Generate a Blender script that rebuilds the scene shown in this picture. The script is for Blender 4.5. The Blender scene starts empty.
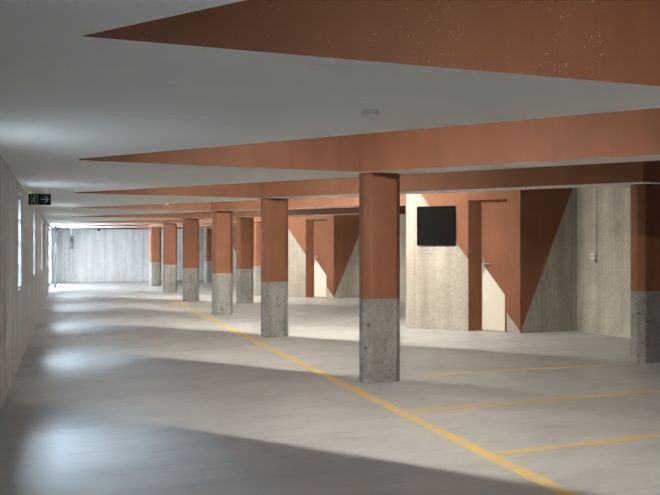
import bpy, bmesh, math, random
from mathutils import Vector, Matrix

random.seed(4)
H = 1.4                                  # metres per plan unit (camera height)
C = bpy.context.scene.collection
SOF, SLAB = 1.558, 1.97                  # beam soffit and slab underside, plan units
PAINT = 0.622                            # height of the terracotta line on the columns
SP = 2.85                                # bay spacing
AMIN, AMAX = -8.55, 17.1
RL, RR = -2.55, 3.63
RW, ASTEP = 7.6, 0.95                     # unseen widening of the near hall, added to keep its right side dark


def P(r, a, z=0.0):
    return Vector((r * H, a * H, z * H))


# ------------------------------------------------------------------ materials
class NT:
    def __init__(self, name):
        self.m = bpy.data.materials.new(name)
        self.m.use_nodes = True
        self.t = self.m.node_tree
        self.b = self.t.nodes['Principled BSDF']

    def n(self, typ, **kw):
        nd = self.t.nodes.new(typ)
        for k, v in kw.items():
            setattr(nd, k, v)
        return nd

    def l(self, a, b):
        self.t.links.new(a, b)

    def val(self, sock, v):
        if hasattr(v, 'is_output') or isinstance(v, bpy.types.NodeSocket):
            self.l(v, sock)
        else:
            sock.default_value = v

    def math(self, op, a, b=0.0, c=0.0, clamp=False):
        nd = self.n('ShaderNodeMath', operation=op, use_clamp=clamp)
        self.val(nd.inputs[0], a)
        self.val(nd.inputs[1], b)
        self.val(nd.inputs[2], c)
        return nd.outputs[0]

    def pos(self, scale=(1, 1, 1)):
        g = self.n('ShaderNodeNewGeometry')
        mp = self.n('ShaderNodeMapping')
        mp.inputs['Scale'].default_value = scale
        self.l(g.outputs['Position'], mp.inputs['Vector'])
        return mp.outputs[0]

    def noise(self, scale, detail=4.0, rough=0.6, axes=(1, 1, 1), dist=0.0):
        nd = self.n('ShaderNodeTexNoise')
        self.l(self.pos(axes), nd.inputs['Vector'])
        nd.inputs['Scale'].default_value = scale
        nd.inputs['Detail'].default_value = detail
        nd.inputs['Roughness'].default_value = rough
        nd.inputs['Distortion'].default_value = dist
        return nd.outputs['Fac']

    def ramp(self, fac, stops):
        nd = self.n('ShaderNodeValToRGB')
        e = nd.color_ramp.elements
        while len(e) < len(stops):
            e.new(0.5)
        for i, (p, c) in enumerate(stops):
            e[i].position = p
            e[i].color = (c, c, c, 1) if isinstance(c, (int, float)) else (*c, 1)
        self.l(fac, nd.inputs[0])
        return nd.outputs[0]

    def mix(self, fac, a, b, mode='MIX'):
        nd = self.n('ShaderNodeMix', data_type='RGBA', blend_type=mode)
        self.val(nd.inputs[0], fac)
        for i, v in ((6, a), (7, b)):
            if isinstance(v, tuple):
                nd.inputs[i].default_value = (*v, 1)
            else:
                self.l(v, nd.inputs[i])
        return nd.outputs[2]

    def bump(self, h, strength=0.2, dist=0.01):
        nd = self.n('ShaderNodeBump')
        nd.inputs['Strength'].default_value = strength
        nd.inputs['Distance'].default_value = dist
        self.l(h, nd.inputs['Height'])
        self.l(nd.outputs[0], self.b.inputs['Normal'])

    def base(self, c, rough=0.6, spec=0.3):
        if isinstance(c, tuple):
            self.b.inputs['Base Color'].default_value = (*c, 1)
        else:
            self.l(c, self.b.inputs['Base Color'])
        self.b.inputs['Roughness'].default_value = rough
        self.b.inputs['Specular IOR Level'].default_value = spec
        return self.m


TERRA = (0.212, 0.093, 0.052)


def plain(name, c, rough=0.5, metal=0.0, spec=0.4):
    t = NT(name)
    t.b.inputs['Metallic'].default_value = metal
    f = t.noise(9.0, 3)
    return t.base(t.mix(t.math('MULTIPLY', f, 0.18), c, tuple(x * 0.7 for x in c)), rough, spec)


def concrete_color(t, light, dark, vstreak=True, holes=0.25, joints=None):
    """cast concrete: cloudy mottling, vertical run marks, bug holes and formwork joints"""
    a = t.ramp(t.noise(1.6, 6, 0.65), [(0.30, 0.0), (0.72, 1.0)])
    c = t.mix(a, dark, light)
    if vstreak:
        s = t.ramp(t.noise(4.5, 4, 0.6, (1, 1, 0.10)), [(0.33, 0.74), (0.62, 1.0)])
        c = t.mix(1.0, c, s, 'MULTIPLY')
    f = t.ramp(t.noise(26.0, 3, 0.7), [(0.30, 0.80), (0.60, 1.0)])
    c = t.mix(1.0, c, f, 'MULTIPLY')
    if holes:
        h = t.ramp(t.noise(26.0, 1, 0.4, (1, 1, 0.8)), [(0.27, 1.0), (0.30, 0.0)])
        c = t.mix(t.math('MULTIPLY', h, holes), c, tuple(x * 0.25 for x in dark))
    if joints:
        dirv, spacing, w = joints
        g = t.n('ShaderNodeNewGeometry')
        d = t.n('ShaderNodeVectorMath', operation='DOT_PRODUCT')
        t.l(g.outputs['Position'], d.inputs[0])
        d.inputs[1].default_value = dirv
        fr = t.math('FRACT', t.math('DIVIDE', d.outputs['Value'], spacing))
        ln = t.math('LESS_THAN', fr, w / spacing)
        c = t.mix(t.math('MULTIPLY', ln, 0.45), c, tuple(x * 0.3 for x in dark))
    return c


def concrete(name, light=(0.50, 0.48, 0.43), dark=(0.36, 0.345, 0.31), **kw):
    t = NT(name)
    c = concrete_color(t, light, dark, **kw)
    t.bump(t.noise(40.0, 3), 0.15, 0.004)
    return t.base(c, 0.75, 0.25)


def terra_color(t, chips=0.0):
    f = t.noise(2.2, 5, 0.6)
    c = t.mix(t.ramp(f, [(0.3, 0.0), (0.7, 1.0)]), tuple(x * 0.90 for x in TERRA), tuple(min(1, x * 1.08) for x in TERRA))
    s = t.ramp(t.noise(5.0, 3, 0.6, (1, 1, 0.12)), [(0.3, 0.88), (0.6, 1.0)])
    c = t.mix(1.0, c, s, 'MULTIPLY')
    if chips:
        big = t.ramp(t.noise(2.4, 3, 0.6), [(0.42, 0.0), (0.60, 1.0)])
        sp = t.ramp(t.noise(90.0, 2, 0.5), [(0.69, 0.0), (0.73, 1.0)])
        c = t.mix(t.math('MULTIPLY', t.math('MULTIPLY', big, sp), chips), c, (0.66, 0.50, 0.40))
    return c


def terracotta(name, chips=0.0, rough=0.55):
    t = NT(name)
    c = terra_color(t, chips)
    t.bump(t.noise(30.0, 3), 0.10, 0.003)
    return t.base(c, rough, 0.25)


def two_tone(name, origin, direction, m, k, above=True, lower=None, joints=None):
    """concrete (or flat paint) below a slanting painted edge, terracotta above: z = m*u + k (plan units)"""
    t = NT(name)
    g = t.n('ShaderNodeNewGeometry')
    sub = t.n('ShaderNodeVectorMath', operation='SUBTRACT')
    t.l(g.outputs['Position'], sub.inputs[0])
    sub.inputs[1].default_value = P(*origin)
    d = t.n('ShaderNodeVectorMath', operation='DOT_PRODUCT')
    t.l(sub.outputs[0], d.inputs[0])
    d.inputs[1].default_value = (direction[0], direction[1], 0)
    sx = t.n('ShaderNodeSeparateXYZ')
    t.l(sub.outputs[0], sx.inputs[0])
    edge = t.math('SUBTRACT', sx.outputs[2], t.math('MULTIPLY_ADD', d.outputs['Value'], m, k * H))
    mask = t.math('GREATER_THAN', edge, 0.0)
    low = lower if lower else concrete_color(t, (0.45, 0.43, 0.38), (0.36, 0.342, 0.30), joints=joints, holes=0.15)
    c = t.mix(mask, low, terra_color(t))
    t.bump(t.noise(40.0, 3), 0.10, 0.003)
    return t.base(c, 0.65, 0.25)


def emission(name, c, s):
    m = bpy.data.materials.new(name)
    m.use_nodes = True
    t = m.node_tree
    t.nodes.clear()
    e = t.nodes.new('ShaderNodeEmission')
    e.inputs[0].default_value = (*c, 1)
    e.inputs[1].default_value = s
    o = t.nodes.new('ShaderNodeOutputMaterial')
    t.links.new(e.outputs[0], o.inputs[0])
    return m


def floor_material():
    t = NT('polished_concrete_floor')
    a = t.ramp(t.noise(0.55, 6, 0.62, (1, 1, 1), 0.4), [(0.32, 0.0), (0.70, 1.0)])
    c = t.mix(a, (0.355, 0.361, 0.362), (0.43, 0.437, 0.438))
    b = t.ramp(t.noise(2.3, 5, 0.65, (0.45, 1.0, 1)), [(0.30, 0.78), (0.62, 1.0)])
    c = t.mix(1.0, c, b, 'MULTIPLY')
    s = t.ramp(t.noise(9.0, 3, 0.6, (0.35, 1.6, 1)), [(0.27, 0.86), (0.45, 1.0)])
    c = t.mix(1.0, c, s, 'MULTIPLY')
    r = t.ramp(t.noise(1.2, 4), [(0.3, 0.36), (0.7, 0.52)])
    m = t.base(c, 0.45, 0.35)
    t.l(r, t.b.inputs['Roughness'])
    t.bump(t.noise(14.0, 3), 0.05, 0.004)
    return m


def soffit_material():
    t = NT('white_painted_soffit')
    a = t.ramp(t.noise(0.9, 5, 0.6, (1, 1, 1)), [(0.3, 0.0), (0.7, 1.0)])
    c = t.mix(a, (0.79, 0.785, 0.765), (0.84, 0.835, 0.815))
    # faint board marks running along the boards of the formwork
    s = t.ramp(t.noise(3.0, 3, 0.6, (0.30, 3.2, 1)), [(0.27, 0.80), (0.36, 1.0)])
    c = t.mix(0.5, c, s, 'MULTIPLY')
    t.bump(t.noise(3.0, 3, 0.6, (0.3, 3.2, 1)), 0.08, 0.01)
    return t.base(c, 0.7, 0.2)


def line_material():
    t = NT('worn_yellow_line_paint')
    w = t.ramp(t.noise(7.0, 5, 0.7), [(0.36, 0.0), (0.60, 1.0)])
    return t.base(t.mix(t.math('MULTIPLY_ADD', w, 0.65, 0.25), (0.40, 0.385, 0.35), (0.60, 0.41, 0.10)), 0.55, 0.3)


def faint_line_material():
    t = NT('rubbed_out_yellow_line_paint')
    w = t.ramp(t.noise(6.0, 5, 0.7), [(0.40, 0.0), (0.62, 1.0)])
    return t.base(t.mix(t.math('MULTIPLY_ADD', w, 0.35, 0.22), (0.43, 0.41, 0.37), (0.66, 0.46, 0.14)), 0.55, 0.3)


def glass_material():
    m = bpy.data.materials.new('clear_window_glass')
    m.use_nodes = True
    t = m.node_tree
    t.nodes.clear()
    tr = t.nodes.new('ShaderNodeBsdfTransparent')
    tr.inputs[0].default_value = (0.86, 0.93, 0.98, 1)
    gl = t.nodes.new('ShaderNodeBsdfGlossy')
    gl.inputs['Roughness'].default_value = 0.04
    mx = t.nodes.new('ShaderNodeMixShader')
    fr = t.nodes.new('ShaderNodeFresnel')
    gm = t.nodes.new('ShaderNodeNewGeometry')          # same reflectance on both faces of the pane
    io = t.nodes.new('ShaderNodeMapRange')
    io.inputs['To Min'].default_value = 1.5
    io.inputs['To Max'].default_value = 1 / 1.5
    t.links.new(gm.outputs['Backfacing'], io.inputs['Value'])
    t.links.new(io.outputs[0], fr.inputs['IOR'])
    t.links.new(fr.outputs[0], mx.inputs[0])
    o = t.nodes.new('ShaderNodeOutputMaterial')
    t.links.new(tr.outputs[0], mx.inputs[1])
    t.links.new(gl.outputs[0], mx.inputs[2])
    t.links.new(mx.outputs[0], o.inputs[0])
    return m


def frosted_material():
    m = bpy.data.materials.new('frosted_glazing')
    m.use_nodes = True
    t = m.node_tree
    t.nodes.clear()
    tr = t.nodes.new('ShaderNodeBsdfTranslucent')
    tr.inputs[0].default_value = (0.92, 0.95, 0.97, 1)
    df = t.nodes.new('ShaderNodeBsdfDiffuse')
    df.inputs[0].default_value = (0.6, 0.62, 0.64, 1)
    mx = t.nodes.new('ShaderNodeMixShader')
    mx.inputs[0].default_value = 0.08
    o = t.nodes.new('ShaderNodeOutputMaterial')
    t.links.new(tr.outputs[0], mx.inputs[1])
    t.links.new(df.outputs[0], mx.inputs[2])
    t.links.new(mx.outputs[0], o.inputs[0])
    return m


M = {
    'frost': frosted_material(),
    'floor': floor_material(),
    'soffit': soffit_material(),
    'terra': terracotta('terracotta_paint'),
    'terra_chip': terracotta('chipped_terracotta_paint', 0.9, 0.6),
    'slab': plain('white_slab_paint', (0.70, 0.68, 0.64), 0.7),
    'wall': concrete('board_marked_concrete', (0.72, 0.717, 0.70), (0.60, 0.597, 0.58), joints=((0, 1, 0), 0.42, 0.018)),
    'wall_end': concrete('pale_panel_concrete', (0.78, 0.785, 0.78), (0.68, 0.685, 0.68), joints=((1, 0, 0), 1.55, 0.02)),
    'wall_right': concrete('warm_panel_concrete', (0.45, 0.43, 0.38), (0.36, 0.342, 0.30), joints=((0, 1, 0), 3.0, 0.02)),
    'col': concrete('bare_column_concrete', (0.40, 0.395, 0.38), (0.20, 0.197, 0.19), holes=0.85),
    'ground': concrete('pale_outdoor_paving', (0.32, 0.316, 0.31), (0.26, 0.256, 0.25), holes=0),
    'line': line_material(),
    'faint': faint_line_material(),
    'glass': glass_material(),
    'alu': plain('grey_aluminium', (0.50, 0.51, 0.52), 0.4, 0.6),
    'dark': plain('dark_painted_steel', (0.045, 0.05, 0.055), 0.5),
    'white': plain('white_plastic', (0.78, 0.77, 0.74), 0.45),
    'grey': plain('grey_plastic', (0.22, 0.23, 0.25), 0.5),
    'steel': plain('brushed_steel', (0.55, 0.54, 0.52), 0.3, 0.9),
    'black': plain('black_panel_glass', (0.004, 0.0045, 0.004), 0.6, 0.0, 0.03),
    'signblack': plain('dark_sign_face', (0.010, 0.016, 0.014), 0.6, 0.0, 0.1),
    'signink': plain('pale_sign_print', (0.42, 0.47, 0.44), 0.5),
    'stencil': plain('faded_grey_stencil', (0.19, 0.18, 0.16), 0.8),
    'led': emission('green_indicator', (0.05, 1.0, 0.15), 3.0),
    'lamp_door': emission('bright_strip_diffuser', (1.0, 0.92, 0.80), 620.0),
    'lamp': emission('warm_strip_diffuser', (1.0, 0.92, 0.80), 310.0),
}


# ------------------------------------------------------------------ mesh helpers
def link(name, bm, mats, parent=None, smooth=False, loc=None):
    me = bpy.data.meshes.new(name)
    bmesh.ops.recalc_face_normals(bm, faces=bm.faces)
    bm.to_mesh(me)
    bm.free()
    for m in (mats if isinstance(mats, (list, tuple)) else [mats]):
        me.materials.append(m)
    if smooth:
        for p in me.polygons:
            p.use_smooth = True
    o = bpy.data.objects.new(name, me)
    C.objects.link(o)
    if parent:
        o.parent = parent
    if loc is not None:
        o.location = loc
    return o


def tag(o, label=None, cat=None, group=None, kind=None):
    if label:
        o['label'] = label
    if cat:
        o['category'] = cat
    if group:
        o['group'] = group
    if kind:
        o['kind'] = kind
    return o


def empty(name, loc, rz=0.0):
    o = bpy.data.objects.new(name, None)
    o.empty_display_size = 0.2
    C.objects.link(o)
    o.location = loc
    o.rotation_euler = (0, 0, rz)
    return o


def box(bm, x0, x1, y0, y1, z0, z1, mi=0, bevel=0.0):
    vs = [bm.verts.new((x, y, z)) for z in (z0, z1) for x, y in ((x0, y0), (x1, y0), (x1, y1), (x0, y1))]
    fs = [bm.faces.new([vs[i] for i in q]) for q in
          ((3, 2, 1, 0), (4, 5, 6, 7), (0, 1, 5, 4), (1, 2, 6, 5), (2, 3, 7, 6), (3, 0, 4, 7))]
    for f in fs:
        f.material_index = mi
    if bevel:
        es = list({e for f in fs for e in f.edges})
        bmesh.ops.bevel(bm, geom=es, offset=bevel, segments=2, affect='EDGES', profile=0.5)
    return fs


def quad(bm, pts, mi=0):
    f = bm.faces.new([bm.verts.new(p) for p in pts])
    f.material_index = mi
    return f


def prism(bm, poly, z0, z1, mi_bot=0, mi_side=0, mi_top=0):
    lo = [bm.verts.new((x, y, z0)) for x, y in poly]
    hi = [bm.verts.new((x, y, z1)) for x, y in poly]
    n = len(poly)
    f = bm.faces.new(lo[::-1]); f.material_index = mi_bot
    f = bm.faces.new(hi); f.material_index = mi_top
    for i in range(n):
        f = bm.faces.new((lo[i], lo[(i + 1) % n], hi[(i + 1) % n], hi[i])); f.material_index = mi_side


def tube(bm, pts, rad, seg=10, mi=0):
    pts = [Vector(p) for p in pts]
    rings = []
    for i, p in enumerate(pts):
        d = (pts[min(i + 1, len(pts) - 1)] - pts[max(i - 1, 0)]).normalized()
        a = d.orthogonal().normalized()
        b = d.cross(a)
        rings.append([bm.verts.new(p + (a * math.cos(t) + b * math.sin(t)) * rad)
                      for t in (2 * math.pi * k / seg for k in range(seg))])
    for r0, r1 in zip(rings, rings[1:]):
        best = min(range(seg), key=lambda s: sum((r0[k].co - r1[(k + s) % seg].co).length for k in range(seg)))
        for k in range(seg):
            f = bm.faces.new((r0[k], r0[(k + 1) % seg], r1[(k + 1 + best) % seg], r1[(k + best) % seg]))
            f.material_index = mi
    for rr in (rings[0][::-1], rings[-1]):
        bm.faces.new(rr).material_index = mi


def disc(bm, c, rad, h, seg=28, mi=0, taper=0.85):
    """short turned puck, top at c, hanging down by h"""
    prof = [(rad * 0.96, 0), (rad, -0.15 * h), (rad, -0.55 * h), (rad * taper, -h)]
    rings = [[bm.verts.new((c[0] + r * math.cos(2 * math.pi * k / seg), c[1] + r * math.sin(2 * math.pi * k / seg), c[2] + z))
              for k in range(seg)] for r, z in prof]
    for r0, r1 in zip(rings, rings[1:]):
        for k in range(seg):
            bm.faces.new((r0[k], r0[(k + 1) % seg], r1[(k + 1) % seg], r1[k])).material_index = mi
    bm.faces.new(rings[0]).material_index = mi
    bm.faces.new(rings[-1][::-1]).material_index = mi


def clip(poly, amin, amax):
    for sgn, lim in ((1, amin), (-1, -amax)):
        out = []
        for i, p in enumerate(poly):
            q = poly[(i + 1) % len(poly)]
            dp, dq = sgn * p[1] - lim, sgn * q[1] - lim
            if dp >= -1e-9:
                out.append(p)
            if (dp > 1e-9 and dq < -1e-9) or (dp < -1e-9 and dq > 1e-9):
                s = dp / (dp - dq)
                out.append((p[0] + (q[0] - p[0]) * s, p[1] + (q[1] - p[1]) * s))
        poly = out
        if not poly:
            return poly
    res = []
    for p in poly:
        if not res or math.hypot(p[0] - res[-1][0], p[1] - res[-1][1]) > 1e-4:
            res.append(p)
    if len(res) > 1 and math.hypot(res[0][0] - res[-1][0], res[0][1] - res[-1][1]) < 1e-4:
        res.pop()
    return res


# ------------------------------------------------------------------ room shell
bm = bmesh.new()
box(bm, RL * H - 0.3, RW * H + 0.3, AMIN * H - 0.3, AMAX * H + 0.3, -0.25, 0)
tag(link('floor', bm, M['floor']), kind='structure')

bm = bmesh.new()
box(bm, RL * H - 0.35, RW * H + 0.35, AMIN * H - 0.3, AMAX * H + 0.35, SLAB * H, SLAB * H + 0.3)
tag(link('ceiling', bm, M['slab']), kind='structure')

# folded soffits: triangles at the window side that narrow to diagonal beams over the columns
SL = SP / 2.43
def beam_polygon(k):
    a0, a1, a2 = k * SP, (k - 1) * SP, (k - 2) * SP
    b0 = a0 + 0.07
    rr = RW if a2 + 0.32 < ASTEP else RR
    b1 = a1 + (0.07 if k == 0 else 0.0)
    if k in (5, 7):                                  # ribs that stop on the side column in front of a door block
        rc = 1.80
        fa = lambda r: a0 - 0.08 - SL * (r + 2.1)
        na = lambda r: a1 - SL * (r + 0.15)
        return [(RL, a1), (-0.15, a1), (rc, na(rc)), (rc, fa(rc)), (-2.1, a0 - 0.08), (-2.1, a0), (RL, a0)]
    if k == -1:                                      # this rib sits a touch closer to the next bay
        return [(RL, a1), (-0.15, a1), (2.38, a2 - 0.12), (rr, a2 - 0.12), (rr, a2 + 0.32),
                (-2.15 + (2 * SP + 0.08 - 0.32) / 1.21, a2 + 0.32), (-2.15, a0 + 0.08), (-2.15, b0), (RL, b0)]
    return [(RL, b1), (-2.15, b1), (-0.15, a1 - (0.03 if k == 0 else 0)), (2.38, a2 - 0.12), (rr, a2 - 0.12), (rr, a2 + 0.32),
            (-2.1 + (2 * SP - 0.08 - 0.32) / SL, a2 + 0.32), (-2.1, a0 - 0.08), (-2.1, a0), (RL, a0)]

for k in range(-2, 9):
    poly = clip(beam_polygon(k), AMIN, AMAX)
    if len(poly) < 3:
        continue
    bm = bmesh.new()
    prism(bm, [(r * H, a * H) for r, a in poly], SOF * H, SLAB * H, 0, 1, 1)
    tag(link('ceiling_beam', bm, [M['soffit'], M['terra_chip'] if k == 0 else M['terra']]), kind='structure')

# left wall with its row of upright window slots, open at the far end for the garage door
T = 0.16 / H
WIN = [1.95 + 2.95 * i for i in range(-3, 4)]
WZ0, WZ1, WW = 0.645, 1.465, 0.285
DOOR_A0, DOOR_A1 = 12.9, 16.1
bm = bmesh.new()
cur = AMIN
for w in WIN:
    box(bm, (RL - T) * H, RL * H, cur * H, (w - WW) * H, 0, SLAB * H)
    box(bm, (RL - T) * H, RL * H, (w - WW) * H, (w + WW) * H, 0, WZ0 * H)
    box(bm, (RL - T) * H, RL * H, (w - WW) * H, (w + WW) * H, WZ1 * H, SLAB * H)
    cur = w + WW
box(bm, (RL - T) * H, RL * H, cur * H, DOOR_A0 * H, 0, SLAB * H)
box(bm, (RL - T) * H, RL * H, DOOR_A0 * H, DOOR_A1 * H, 1.50 * H, SLAB * H)
box(bm, (RL - T) * H, RL * H, DOOR_A1 * H, AMAX * H, 0, SLAB * H)
bmesh.ops.remove_doubles(bm, verts=bm.verts, dist=1e-4)
tag(link('wall_left', bm, M['wall']), kind='structure')

for i, w in enumerate(WIN):
    e = tag(empty('window_%d' % (i + 1), P(RL - 0.045 / H, w, WZ0)), kind='structure')
    hw, hh, f = WW * H, (WZ1 - WZ0) * H, 0.035
    bm = bmesh.new()
    box(bm, -0.03, 0.03, -hw, -hw + f, 0, hh)
    box(bm, -0.03, 0.03, hw - f, hw, 0, hh)
    box(bm, -0.03, 0.03, -hw + f, hw - f, 0, f)
    box(bm, -0.03, 0.03, -hw + f, hw - f, hh - f, hh)
    for q in (0.25, 0.5, 0.75):
        box(bm, -0.014, 0.014, -hw + f, hw - f, hh * q - 0.008, hh * q + 0.008)
    link('window_frame', bm, M['alu'], e)
    bm = bmesh.new()
    box(bm, -0.006, 0.006, -hw + f, hw - f, f, hh - f)
    link('pane', bm, M['glass'], e)

bm = bmesh.new()
box(bm, (RL - T) * H, RR * H, AMAX * H, AMAX * H + 0.25, 0, SLAB * H)
tag(link('wall_far', bm, M['wall_end']), kind='structure')
bm = bmesh.new()
box(bm, (RL - T) * H, RW * H, AMIN * H - 0.25, AMIN * H, 0, SLAB * H)
tag(link('wall_near', bm, M['wall']), kind='structure')
bm = bmesh.new()
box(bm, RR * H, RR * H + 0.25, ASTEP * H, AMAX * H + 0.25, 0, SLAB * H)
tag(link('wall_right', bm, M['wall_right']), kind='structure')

bm = bmesh.new()  # walls of the added, unseen widening that cuts bounce light
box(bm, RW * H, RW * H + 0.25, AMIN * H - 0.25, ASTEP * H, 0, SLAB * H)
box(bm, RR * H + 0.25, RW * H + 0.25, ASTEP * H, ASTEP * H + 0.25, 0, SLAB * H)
tag(link('wall_added_bay', bm, M['wall_right']), kind='structure')
bm = bmesh.new()
box(bm, RL * H - 22, RL * H - 0.31, AMIN * H - 14, AMAX * H + 14, -0.25, -0.02)
tag(link('ground', bm, M['ground']), kind='structure')

# unseen wall added outside the window slots to block the low sky light
bm = bmesh.new()
box(bm, RL * H - 1.50, RL * H - 1.25, AMIN * H - 3, 12.4 * H, -0.02, 3.25)
tag(link('wall_shaft', bm, M['ground']), kind='structure')

# frosted garage door closing the far left opening
e = tag(empty('door_3', P(RL - T * 0.5, DOOR_A0, 0)), kind='structure')
dw, dh = (DOOR_A1 - DOOR_A0) * H, 1.50 * H
bm = bmesh.new()
for i in range(4):
    y = i * (dw - 0.07) / 3
    box(bm, -0.03, 0.03, y, y + 0.07, 0, dh)
for i in range(5):
    z = i * (dh - 0.06) / 4
    for j in range(3):
        y0 = j * (dw - 0.07) / 3 + 0.07
        box(bm, -0.028, 0.028, y0, y0 + (dw - 0.07) / 3 - 0.07, z, z + 0.06)
link('door_frame', bm, M['dark'], e)
bm = bmesh.new()
box(bm, -0.008, 0.008, 0.03, dw - 0.03, 0.03, dh - 0.03)
link('frosted_panes', bm, M['frost'], e)

# door blocks: slanted front with a recessed narrow door, square return beside it
LF, CF = (1.791, 3.116), (2.809, 2.186)
UL = math.hypot(CF[0] - LF[0], CF[1] - LF[1])
UX, UY = (CF[0] - LF[0]) / UL, (CF[1] - LF[1]) / UL
NX, NY = -UY, UX                                   # pointing into the block
if NX * 0.67 + NY * 0.74 < 0:
    NX, NY = -NX, -NY


def block(n, off, with_door=True, name=None):
    L = (LF[0], LF[1] + off)
    c = (CF[0], CF[1] + off)
    def W(u, z, d=0.0):
        return P(L[0] + UX * u + NX * d, L[1] + UY * u + NY * d, z)
    slope = -1.382
    k0 = 1.685 + 1.382 * 0.174
    mf = two_tone('slanted_wall_paint', (L[0], L[1], 0), (UX, UY), slope, k0, joints=((UX, UY, 0), 0.95, 0.012))
    mr = two_tone('return_wall_paint', (c[0], c[1], 0), (1, 0), 2.285, 0.0, joints=((1, 0, 0), 0.62, 0.012))
    mc = M['wall_right']
    ztop = SLAB
    DL, DR, DT, DD = 0.77, 1.226, 1.575, 0.12
    IL = 0.911
    bm = bmesh.new()
    if with_door:
        quad(bm, [W(0, 0), W(DL, 0), W(DL, DT), W(0, DT)], 0)
        quad(bm, [W(DR, 0), W(UL, 0), W(UL, DT), W(DR, DT)], 0)
        quad(bm, [W(0, DT), W(DL, DT), W(DR, DT), W(UL, DT), W(UL, ztop), W(0, ztop)], 0)
        quad(bm, [W(DL, 0), W(IL, 0, DD), W(IL, DT - .02, DD), W(DL, DT)], 3)       # splayed reveal
        quad(bm, [W(DR, 0), W(DR, 0, DD), W(DR, DT - .02, DD), W(DR, DT)], 3)
        quad(bm, [W(DL, DT), W(DR, DT), W(DR, DT - .02, DD), W(IL, DT - .02, DD)], 3)
        quad(bm, [W(IL, 0, DD), W(DR, 0, DD), W(DR, DT - .02, DD), W(IL, DT - .02, DD)], 2)
    else:
        quad(bm, [W(0, 0), W(UL, 0), W(UL, ztop), W(0, ztop)], 0)
    quad(bm, [P(*c), P(RR, c[1]), P(RR, c[1], ztop), P(*c, ztop)], 1)
    b1, b2 = (2.33, L[1] + 1.10), (RR, L[1] + 1.10)
    if b1[1] > AMAX:
        b1, b2 = (L[0] + 0.4, AMAX), (RR, AMAX)
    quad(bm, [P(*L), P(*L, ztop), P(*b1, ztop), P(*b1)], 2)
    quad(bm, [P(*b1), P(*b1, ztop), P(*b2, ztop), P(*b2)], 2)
    bmesh.ops.remove_doubles(bm, verts=bm.verts, dist=1e-4)
    o = link('wall_%s' % name, bm, [mf, mr, mc, M['terra']])
    tag(o, kind='structure')
    if not with_door:
        return
    # the door: leaf, frame strip and lever handle
    ang = math.atan2(UY, UX)
    d = tag(empty('door_%d' % n, W(IL, 0, DD), ang), kind='structure')
    w, h = (DR - IL) * H, (DT - .02) * H
    sgn = 1 if (-math.sin(ang) * NX + math.cos(ang) * NY) > 0 else -1          # local +y goes into the block
    lm = two_tone('door_leaf_paint', (L[0] + NX * DD, L[1] + NY * DD, 0), (UX, UY), -1.405, 0.811 + 1.405 * 0.924,
                  lower=(0.66, 0.63, 0.57))
    bm = bmesh.new()
    box(bm, 0.008, w - 0.052, -0.035 * sgn, 0.0, 0.012, h - 0.012, 0, 0.003)
    link('leaf', bm, lm, d)
    bm = bmesh.new()
    box(bm, 0, 0.008, -0.045 * sgn, 0, 0, h)
    box(bm, w - 0.05, w, -0.060 * sgn, 0, 0, h)
    box(bm, 0, w, -0.045 * sgn, 0, h - 0.012, h)
    link('door_frame', bm, M['terra'], d)
    bm = bmesh.new()
    hz = 0.80 * H
    box(bm, 0.022, 0.048, -0.042 * sgn, -0.035 * sgn, hz - 0.13, hz + 0.09, 0, 0.002)
    tube(bm, [(0.035, -0.04 * sgn, hz + 0.02), (0.035, -0.085 * sgn, hz + 0.02)], 0.010)
    tube(bm, [(0.030, -0.085 * sgn, hz + 0.02), (0.10, -0.088 * sgn, hz + 0.02), (0.145, -0.080 * sgn, hz + 0.02)], 0.009)
    tube(bm, [(0.035, -0.036 * sgn, hz - 0.08), (0.035, -0.052 * sgn, hz - 0.08)], 0.012)
    tag(link('door_handle', bm, M['steel'], d), 'steel lever handle on long plate')


block(1, 0.0, True, 'inner_near')
block(2, 6.14, True, 'inner_middle')
block(3, 12.28, False, 'inner_far')

# ------------------------------------------------------------------ columns
def column_outline(grow=0.0):
    hw, d, ch = 0.154, 0.175, 0.05
    pts = [(-hw + ch, 0), (hw - ch, 0), (hw, ch), (hw, d - ch), (hw - ch, d), (-hw + ch, d), (-hw, d - ch), (-hw, ch)]
    cx, cy = 0, d / 2
    out = []
    for x, y in pts:
        v = Vector((x - cx, y - cy))
        v = v * (1 + grow)
        out.append((v.x * H, (v.y + cy) * H))
    return out


def rounded(poly, r=0.02, seg=3):
    res = []
    n = len(poly)
    for i, p in enumerate(poly):
        p = Vector(p); a = Vector(poly[i - 1]); b = Vector(poly[(i + 1) % n])
        p0 = p + (a - p).normalized() * r
        p1 = p + (b - p).normalized() * r
        for s in range(seg + 1):
            t = s / seg
            q = p0 * (1 - t) ** 2 + p * 2 * t * (1 - t) + p1 * t * t
            res.append((q.x, q.y))
    return res


MAIN = [
    ('nearest terracotta and concrete column, at the bend of the yellow lane line', 0),
    ('second terracotta and concrete column of the lane row, left of the broad nearest one', 1),
    ('third column of the lane row, its bare base standing just beyond the yellow line', 2),
    ('fourth column of the lane row, warm yellowish bare base', 3),
    ('fifth column of the lane row, darker concrete base, second from its far end', 4),
    ('farthest column of the lane row, slim, against the pale end wall', 5),
]
SIDE = [
    ('dark shaded column at the right edge in front of the bare concrete side wall', 2.635, 0.0),
    ('shaded side column with one bright orange edge, between second and third lane columns', 0.875, 7.70),
    ('side column half hidden behind the left edge of the second lane column', 1.66, 9.60),
    ('smallest side column, purplish brown, seen just left of the third lane column', 1.676, 15.20),
]
bm = bmesh.new()
prism(bm, rounded(column_outline()), PAINT * H, SOF * H)
shaft_me = None
proto = empty('column', P(0, 0, 0))
shaft = link('painted_shaft', bm, M['terra'], proto)
bm = bmesh.new()
prism(bm, rounded(column_outline(-0.004)), 0, PAINT * H)
base = link('bare_base', bm, M['col'], proto)
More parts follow.
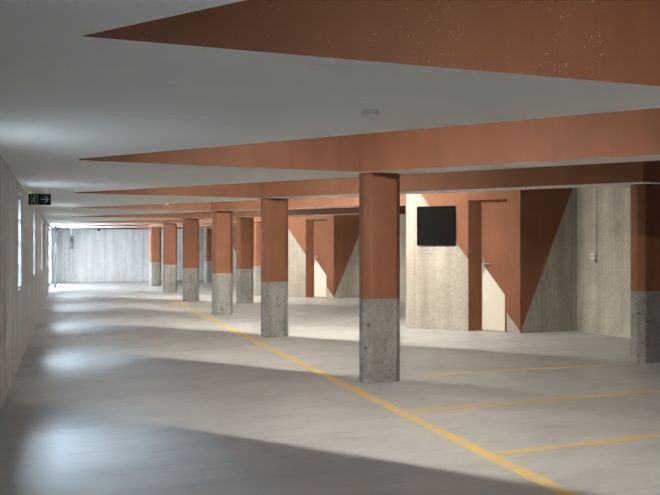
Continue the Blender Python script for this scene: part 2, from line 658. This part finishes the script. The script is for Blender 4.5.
tag(shaft, 'terracotta painted upper shaft')
tag(base, 'bare concrete base')


def column_copy(i, loc, label, group):
    if i == 0:
        r = proto
    else:
        r = proto.copy(); C.objects.link(r)
        for ch in (shaft, base):
            c2 = ch.copy(); C.objects.link(c2); c2.parent = r
    r.location = loc
    tag(r, label, 'column', group, 'thing')


for i, (lab, k) in enumerate(MAIN):
    column_copy(i, P(0.037, k * SP), lab, 'columns along the lane line')
for i, (lab, r, a) in enumerate(SIDE):
    column_copy(1, P(r, a), lab, 'columns on the right side')

# ------------------------------------------------------------------ floor lines
def floor_line(pts, w, label, m):
    bm = bmesh.new()
    (r0, a0), (r1, a1) = pts
    d = Vector((r1 - r0, a1 - a0)).normalized()
    n = Vector((-d.y, d.x)) * w / 2
    x = [(r0 + n.x, a0 + n.y), (r0 - n.x, a0 - n.y), (r1 - n.x, a1 - n.y), (r1 + n.x, a1 + n.y)]
    prism(bm, [(p[0] * H, p[1] * H) for p in x], 0.0, 0.0015)
    o = link('parking_line', bm, m)
    tag(o, label, 'floor marking', 'yellow floor lines', 'thing')


floor_line([(-0.265, -4.2), (-0.285, 8.6)], 0.078, 'long yellow lane line running past the column feet', M['line'])
floor_line([(-0.22, -1.835), (2.3, -1.86)], 0.062, 'yellow bay line nearest the camera, branching right off the long line', M['line'])
floor_line([(-0.22, -0.900), (2.3, -0.95)], 0.062, 'second yellow bay line, just in front of the nearest column', M['line'])
floor_line([(0.45, 0.155), (2.45, 0.05)], 0.060, 'faint worn bay line between the nearest column and the right edge column', M['faint'])

# ------------------------------------------------------------------ strip lights tucked behind the soffit edges
DX, DY = 1 / math.hypot(1, SL), -SL / math.hypot(1, SL)
LNX, LNY = -DY, DX


def strip_light(k, r0, r1, mat='lamp'):
    a0 = k * SP + (-0.08 if k != -1 else 0.08)
    def on(r, off=0.0):
        return (r + LNX * off, a0 - SL * (r + 2.1) + LNY * off)
    e = empty('strip_light', P(*on((r0 + r1) / 2), SOF + 0.34), math.atan2(DY, DX))
    half = (r1 - r0) / 2 * math.hypot(1, SL) * H
    bm = bmesh.new()
    box(bm, -half, half, 0.001, 0.034, 0.008, 0.075, 0, 0.004)
    link('housing', bm, M['white'], e)
    bm = bmesh.new()
    box(bm, -half + 0.02, half - 0.02, 0.003, 0.030, -0.001 if mat == 'lamp' else -0.016, 0.008, 0)
    link('diffuser', bm, M[mat], e)
    tag(e, 'white strip light fixed along the hidden side of a slanted ceiling beam', 'light', 'strip lights behind the ceiling beams', 'thing')


for k in range(-1, 6):
    strip_light(k, *((-1.3, -0.15) if k >= 0 else (-1.1, -0.45)))
for k in (2, 4):
    strip_light(k, 0.22, 1.02, 'lamp_door')                       # over the doors

# ------------------------------------------------------------------ small fittings
def detector(r, a, rad, label):
    e = empty('smoke_detector', P(r, a, SOF))
    bm = bmesh.new()
    disc(bm, (0, 0, 0), rad, 0.012, taper=1.0)
    link('mounting_plate', bm, M['white'], e)
    bm = bmesh.new()
    disc(bm, (0, 0, -0.012), rad * 0.88, 0.026, taper=0.75)
    link('sensor_head', bm, M['white'], e)
    tag(e, label, 'smoke detector', 'detectors under the ceiling', 'thing')


detector(-1.015, -2.12, 0.052, 'round white detector under the white ceiling nearest the camera')
detector(-1.02, 4.10, 0.060, 'small pale detector under a ceiling triangle further down the hall')
detector(-1.024, 9.10, 0.055, 'tiny grey detector under the distant ceiling near the far end')

# emergency exit sign
e = empty('exit_sign', P(-2.51, 2.5, 1.412))
sw, sh = 0.198 * H, 0.105 * H
bm = bmesh.new()
box(bm, 0, sw, 0, 0.03, 0, sh, 0, 0.003)
link('sign_panel', bm, M['signblack'], e)
bm = bmesh.new()
box(bm, sw * 0.15, sw * 0.30, 0.008, 0.022, sh, (SOF - 1.412) * H)
link('hanger', bm, M['white'], e)
bm = bmesh.new()
box(bm, sw * 0.70, sw * 0.85, 0.008, 0.022, sh, (SOF - 1.412) * H)
link('hanger', bm, M['white'], e)


def flat(bm, pts, y=-0.002):
    lo = [bm.verts.new((p[0] * sw, y, p[1] * sh)) for p in pts]
    hi = [bm.verts.new((p[0] * sw, 0.001, p[1] * sh)) for p in pts]
    bm.faces.new(lo); bm.faces.new(hi[::-1])
    for i in range(len(pts)):
        j = (i + 1) % len(pts)
        bm.faces.new((lo[i], lo[j], hi[j], hi[i]))


def stroke(bm, a, b, w):
    d = Vector((b[0] - a[0], (b[1] - a[1]) * 0.53)).normalized()
    n = (-d.y * w, d.x * w / 0.53)
    flat(bm, [(a[0] + n[0], a[1] + n[1]), (a[0] - n[0], a[1] - n[1]), (b[0] - n[0], b[1] - n[1]), (b[0] + n[0], b[1] + n[1])])


bm = bmesh.new()                                     # door outline with a running figure
stroke(bm, (0.10, 0.86), (0.40, 0.86), 0.010)
stroke(bm, (0.11, 0.12), (0.11, 0.88), 0.010)
stroke(bm, (0.39, 0.12), (0.39, 0.88), 0.010)
stroke(bm, (0.10, 0.12), (0.20, 0.12), 0.010)
stroke(bm, (0.28, 0.12), (0.40, 0.12), 0.010)
flat(bm, [(0.27 + 0.026 * math.cos(t), 0.735 + 0.05 * math.sin(t)) for t in (2 * math.pi * i / 12 for i in range(12))])
stroke(bm, (0.255, 0.66), (0.225, 0.42), 0.022)      # trunk
stroke(bm, (0.225, 0.43), (0.285, 0.33), 0.014)      # front thigh
stroke(bm, (0.285, 0.33), (0.275, 0.16), 0.012)
stroke(bm, (0.225, 0.43), (0.195, 0.27), 0.014)      # rear leg
stroke(bm, (0.195, 0.27), (0.135, 0.25), 0.012)
stroke(bm, (0.255, 0.63), (0.31, 0.50), 0.010)       # arms
stroke(bm, (0.31, 0.50), (0.35, 0.55), 0.009)
stroke(bm, (0.25, 0.63), (0.185, 0.60), 0.010)
stroke(bm, (0.185, 0.60), (0.165, 0.48), 0.009)
link('running_figure', bm, M['signink'], e)
bm = bmesh.new()
stroke(bm, (0.55, 0.50), (0.86, 0.50), 0.020)
stroke(bm, (0.73, 0.80), (0.89, 0.49), 0.020)
stroke(bm, (0.73, 0.20), (0.89, 0.51), 0.020)
link('arrow', bm, M['signink'], e)
bm = bmesh.new()
disc(bm, (sw * 0.07, -0.004, sh + 0.012), 0.007, 0.013, 12)
link('indicator_lamp', bm, M['led'], e)
tag(e, 'dark emergency exit sign with running figure and arrow, hung near left wall', 'sign', None, 'thing')

# black panel and faint stencil on the near door block
fa = math.atan2(UY, UX)
def on_face(u, z, d=0.0):
    return P(LF[0] + UX * u + NX * d, LF[1] + UY * u + NY * d, z)
s_in = 1 if (-math.sin(fa) * NX + math.cos(fa) * NY) > 0 else -1
e = empty('display_board', on_face(0.14, 1.033), fa)
w, h = 0.469 * H, 0.478 * H
bm = bmesh.new()
f = 0.016
box(bm, 0, f, -0.035 * s_in, 0, 0, h); box(bm, w - f, w, -0.035 * s_in, 0, 0, h)
box(bm, f, w - f, -0.035 * s_in, 0, 0, f); box(bm, f, w - f, -0.035 * s_in, 0, h - f, h)
link('frame', bm, M['black'], e)
bm = bmesh.new()
box(bm, f, w - f, -0.022 * s_in, 0, f, h - f)
link('front', bm, M['black'], e)
bm = bmesh.new()
tube(bm, [(w * 0.47, -0.018 * s_in, -0.012), (w * 0.47, -0.018 * s_in, 0.004)], 0.012)
link('catch', bm, M['dark'], e)
tag(e, 'square black panel mounted on the slanted concrete wall beside the near door', 'display', None, 'thing')

e = empty('stencil_marks', on_face(0.145, 0.925))
rnd = random.Random(9)
bpy.context.view_layer.update()
for row, z in enumerate((0.962, 0.925)):
    bm = bmesh.new()
    u = 0.145
    while u < (0.29 if row == 0 else 0.305):
        wd = rnd.uniform(0.008, 0.016)
        q = [on_face(u, z, -0.0015), on_face(u + wd, z, -0.0015), on_face(u + wd, z + 0.016, -0.0015), on_face(u, z + 0.016, -0.0015)]
        quad(bm, [p - e.location for p in q])
        u += wd + rnd.choice((0.004, 0.004, 0.012))
    link('lettering', bm, M['stencil'], e)
tag(e, 'two faded grey stencil rows on concrete under the black panel', 'wall marking', None, 'thing')

# switch with its drop cable on the right wall
e = empty('wall_switch', P(RR, 1.87, 0.90))
bm = bmesh.new()
box(bm, -0.045, 0, -0.02, 0.075, -0.045, 0.055, 0, 0.008)
link('switch_box', bm, M['white'], e)
bm = bmesh.new()
box(bm, -0.053, -0.044, 0.012, 0.045, -0.02, 0.025, 0, 0.002)
link('rocker', bm, M['grey'], e)
bm = bmesh.new()
tube(bm, [(-0.018, -0.034, (SLAB - 0.9) * H), (-0.018, -0.034, 0.08), (-0.02, -0.03, 0.0), (-0.02, -0.03, -0.06)], 0.005)
link('cable', bm, M['grey'], e)
bm = bmesh.new()
tube(bm, [(-0.02, -0.03, -0.06), (-0.02, -0.03, -0.095)], 0.016)
link('plug', bm, M['dark'], e)
tag(e, 'small white switch on bare concrete side wall with long cable from ceiling', 'switch', None, 'thing')

# far end fittings: control box, conduit, garage door gear
e = empty('control_box', P(-2.02, AMAX, 1.16))
bm = bmesh.new()
box(bm, -0.075, 0.075, -0.12, 0, -0.265, 0.265, 0, 0.01)
link('enclosure', bm, M['grey'], e)
bm = bmesh.new()
box(bm, -0.045, 0.045, -0.127, -0.12, 0.02, 0.16, 0, 0.003)
link('display', bm, M['dark'], e)
bm = bmesh.new()
tube(bm, [(0, -0.03, 0.265), (0, -0.03, (SOF - 1.16) * H)], 0.022)
tube(bm, [(0, -0.03, -0.265), (0, -0.03, -1.16 * H)], 0.022)
link('conduit', bm, M['white'], e)
tag(e, 'grey control box with white vertical conduit on the pale far wall', 'control box', None, 'thing')

e = empty('garage_door_gear', P(-2.42, 15.8, 0))
zt = SOF * H - 0.012
bm = bmesh.new()
box(bm, -0.06, 0.02, -2.25, -2.15, 0, zt, 0, 0.005)
link('guide_track', bm, M['dark'], e)
bm = bmesh.new()
box(bm, -0.06, 0.02, 0.30, 0.38, 0, zt, 0, 0.005)
link('guide_track', bm, M['dark'], e)
bm = bmesh.new()
tube(bm, [(-0.02, -2.15, zt - 0.12), (-0.02, 0.3, zt - 0.12)], 0.055, 14)
link('winding_shaft', bm, M['dark'], e)
bm = bmesh.new()
box(bm, 0.02, 0.48, -0.10, 0.17, zt - 0.16, zt - 0.03, 0, 0.01)
tube(bm, [(0.10, 0.03, zt - 0.05), (0.10, 0.03, zt)], 0.03)
tube(bm, [(0.40, 0.03, zt - 0.05), (0.40, 0.03, zt)], 0.03)
link('motor', bm, M['dark'], e)
tag(e, 'dark garage door guide and motor gear beside the far left opening', 'door gear', None, 'thing')

e = empty('ceiling_sensor', P(-1.28, 16.8, SOF))
bm = bmesh.new()
disc(bm, (0, 0, 0), 0.07, 0.03, taper=1.0)
link('mount', bm, M['dark'], e)
bm = bmesh.new()
disc(bm, (0, 0, -0.03), 0.055, 0.06, taper=0.5)
link('dome', bm, M['dark'], e)
tag(e, 'small dark dome sensor under the ceiling by the far wall', 'sensor', None, 'thing')

# ------------------------------------------------------------------ light
w = bpy.data.worlds.new('overcast')
bpy.context.scene.world = w
w.use_nodes = True
bg = w.node_tree.nodes['Background']
bg.inputs[0].default_value = (0.87, 0.94, 1.0, 1)
# overcast sky: zenith about three times as bright as the horizon
wt = w.node_tree
tc = wt.nodes.new('ShaderNodeTexCoord')
sp_ = wt.nodes.new('ShaderNodeSeparateXYZ')
wt.links.new(tc.outputs['Generated'], sp_.inputs[0])
cr_ = wt.nodes.new('ShaderNodeValToRGB')
ce = cr_.color_ramp.elements
ce[0].position, ce[0].color = 0.0, (0.02, 0.02, 0.02, 1)     # far side of the yard, dull
ce[1].position, ce[1].color = 1.0, (1, 1, 1, 1)
for p_, v_ in ((0.11, 0.10), (0.38, 0.35), (0.68, 0.66)):
    x_ = ce.new(p_)
    x_.color = (v_, v_, v_, 1)
wt.links.new(sp_.outputs[2], cr_.inputs[0])
ml_ = wt.nodes.new('ShaderNodeMath')
ml_.operation = 'MULTIPLY'
ml_.inputs[1].default_value = 150.0
wt.links.new(cr_.outputs[0], ml_.inputs[0])
wt.links.new(ml_.outputs[0], bg.inputs[1])


def portal(name, a, z0, z1, half):
    ld = bpy.data.lights.new(name, 'AREA')
    ld.shape = 'RECTANGLE'
    ld.size = 2 * half * H
    ld.size_y = (z1 - z0) * H
    ld.cycles.is_portal = True
    o = bpy.data.objects.new(name, ld)
    C.objects.link(o)
    o.location = P(RL - T - 0.01, a, (z0 + z1) / 2)
    o.rotation_euler = (math.pi / 2, 0, -math.pi / 2)
    return o


for wa in WIN:
    portal('daylight_portal', wa, WZ0, WZ1, WW)
portal('daylight_portal', (DOOR_A0 + DOOR_A1) / 2, 0, 1.5, (DOOR_A1 - DOOR_A0) / 2)

# ------------------------------------------------------------------ camera
cd = bpy.data.cameras.new('camera')
cam = bpy.data.objects.new('camera', cd)
C.objects.link(cam)
cam.location = P(-2.177, -4.745, 1.0)
cam.rotation_euler = (math.pi / 2, 0, -math.radians(20.583))
cd.sensor_width = 36
cd.lens = 703 / 660 * 36
cd.shift_y = 0.5 / 660
cd.clip_start = 0.02
sc = bpy.context.scene
sc.camera = cam
sc.view_settings.view_transform = 'Standard'
sc.view_settings.look = 'None'
sc.view_settings.gamma = 1.0
sc.view_settings.exposure = 0.45
sc.view_settings.use_curve_mapping = False
sc.cycles.use_denoising = True
sc.cycles.max_bounces = 14
sc.cycles.diffuse_bounces = 8
sc.cycles.transparent_max_bounces = 12
sc.cycles.sample_clamp_indirect = 8.0
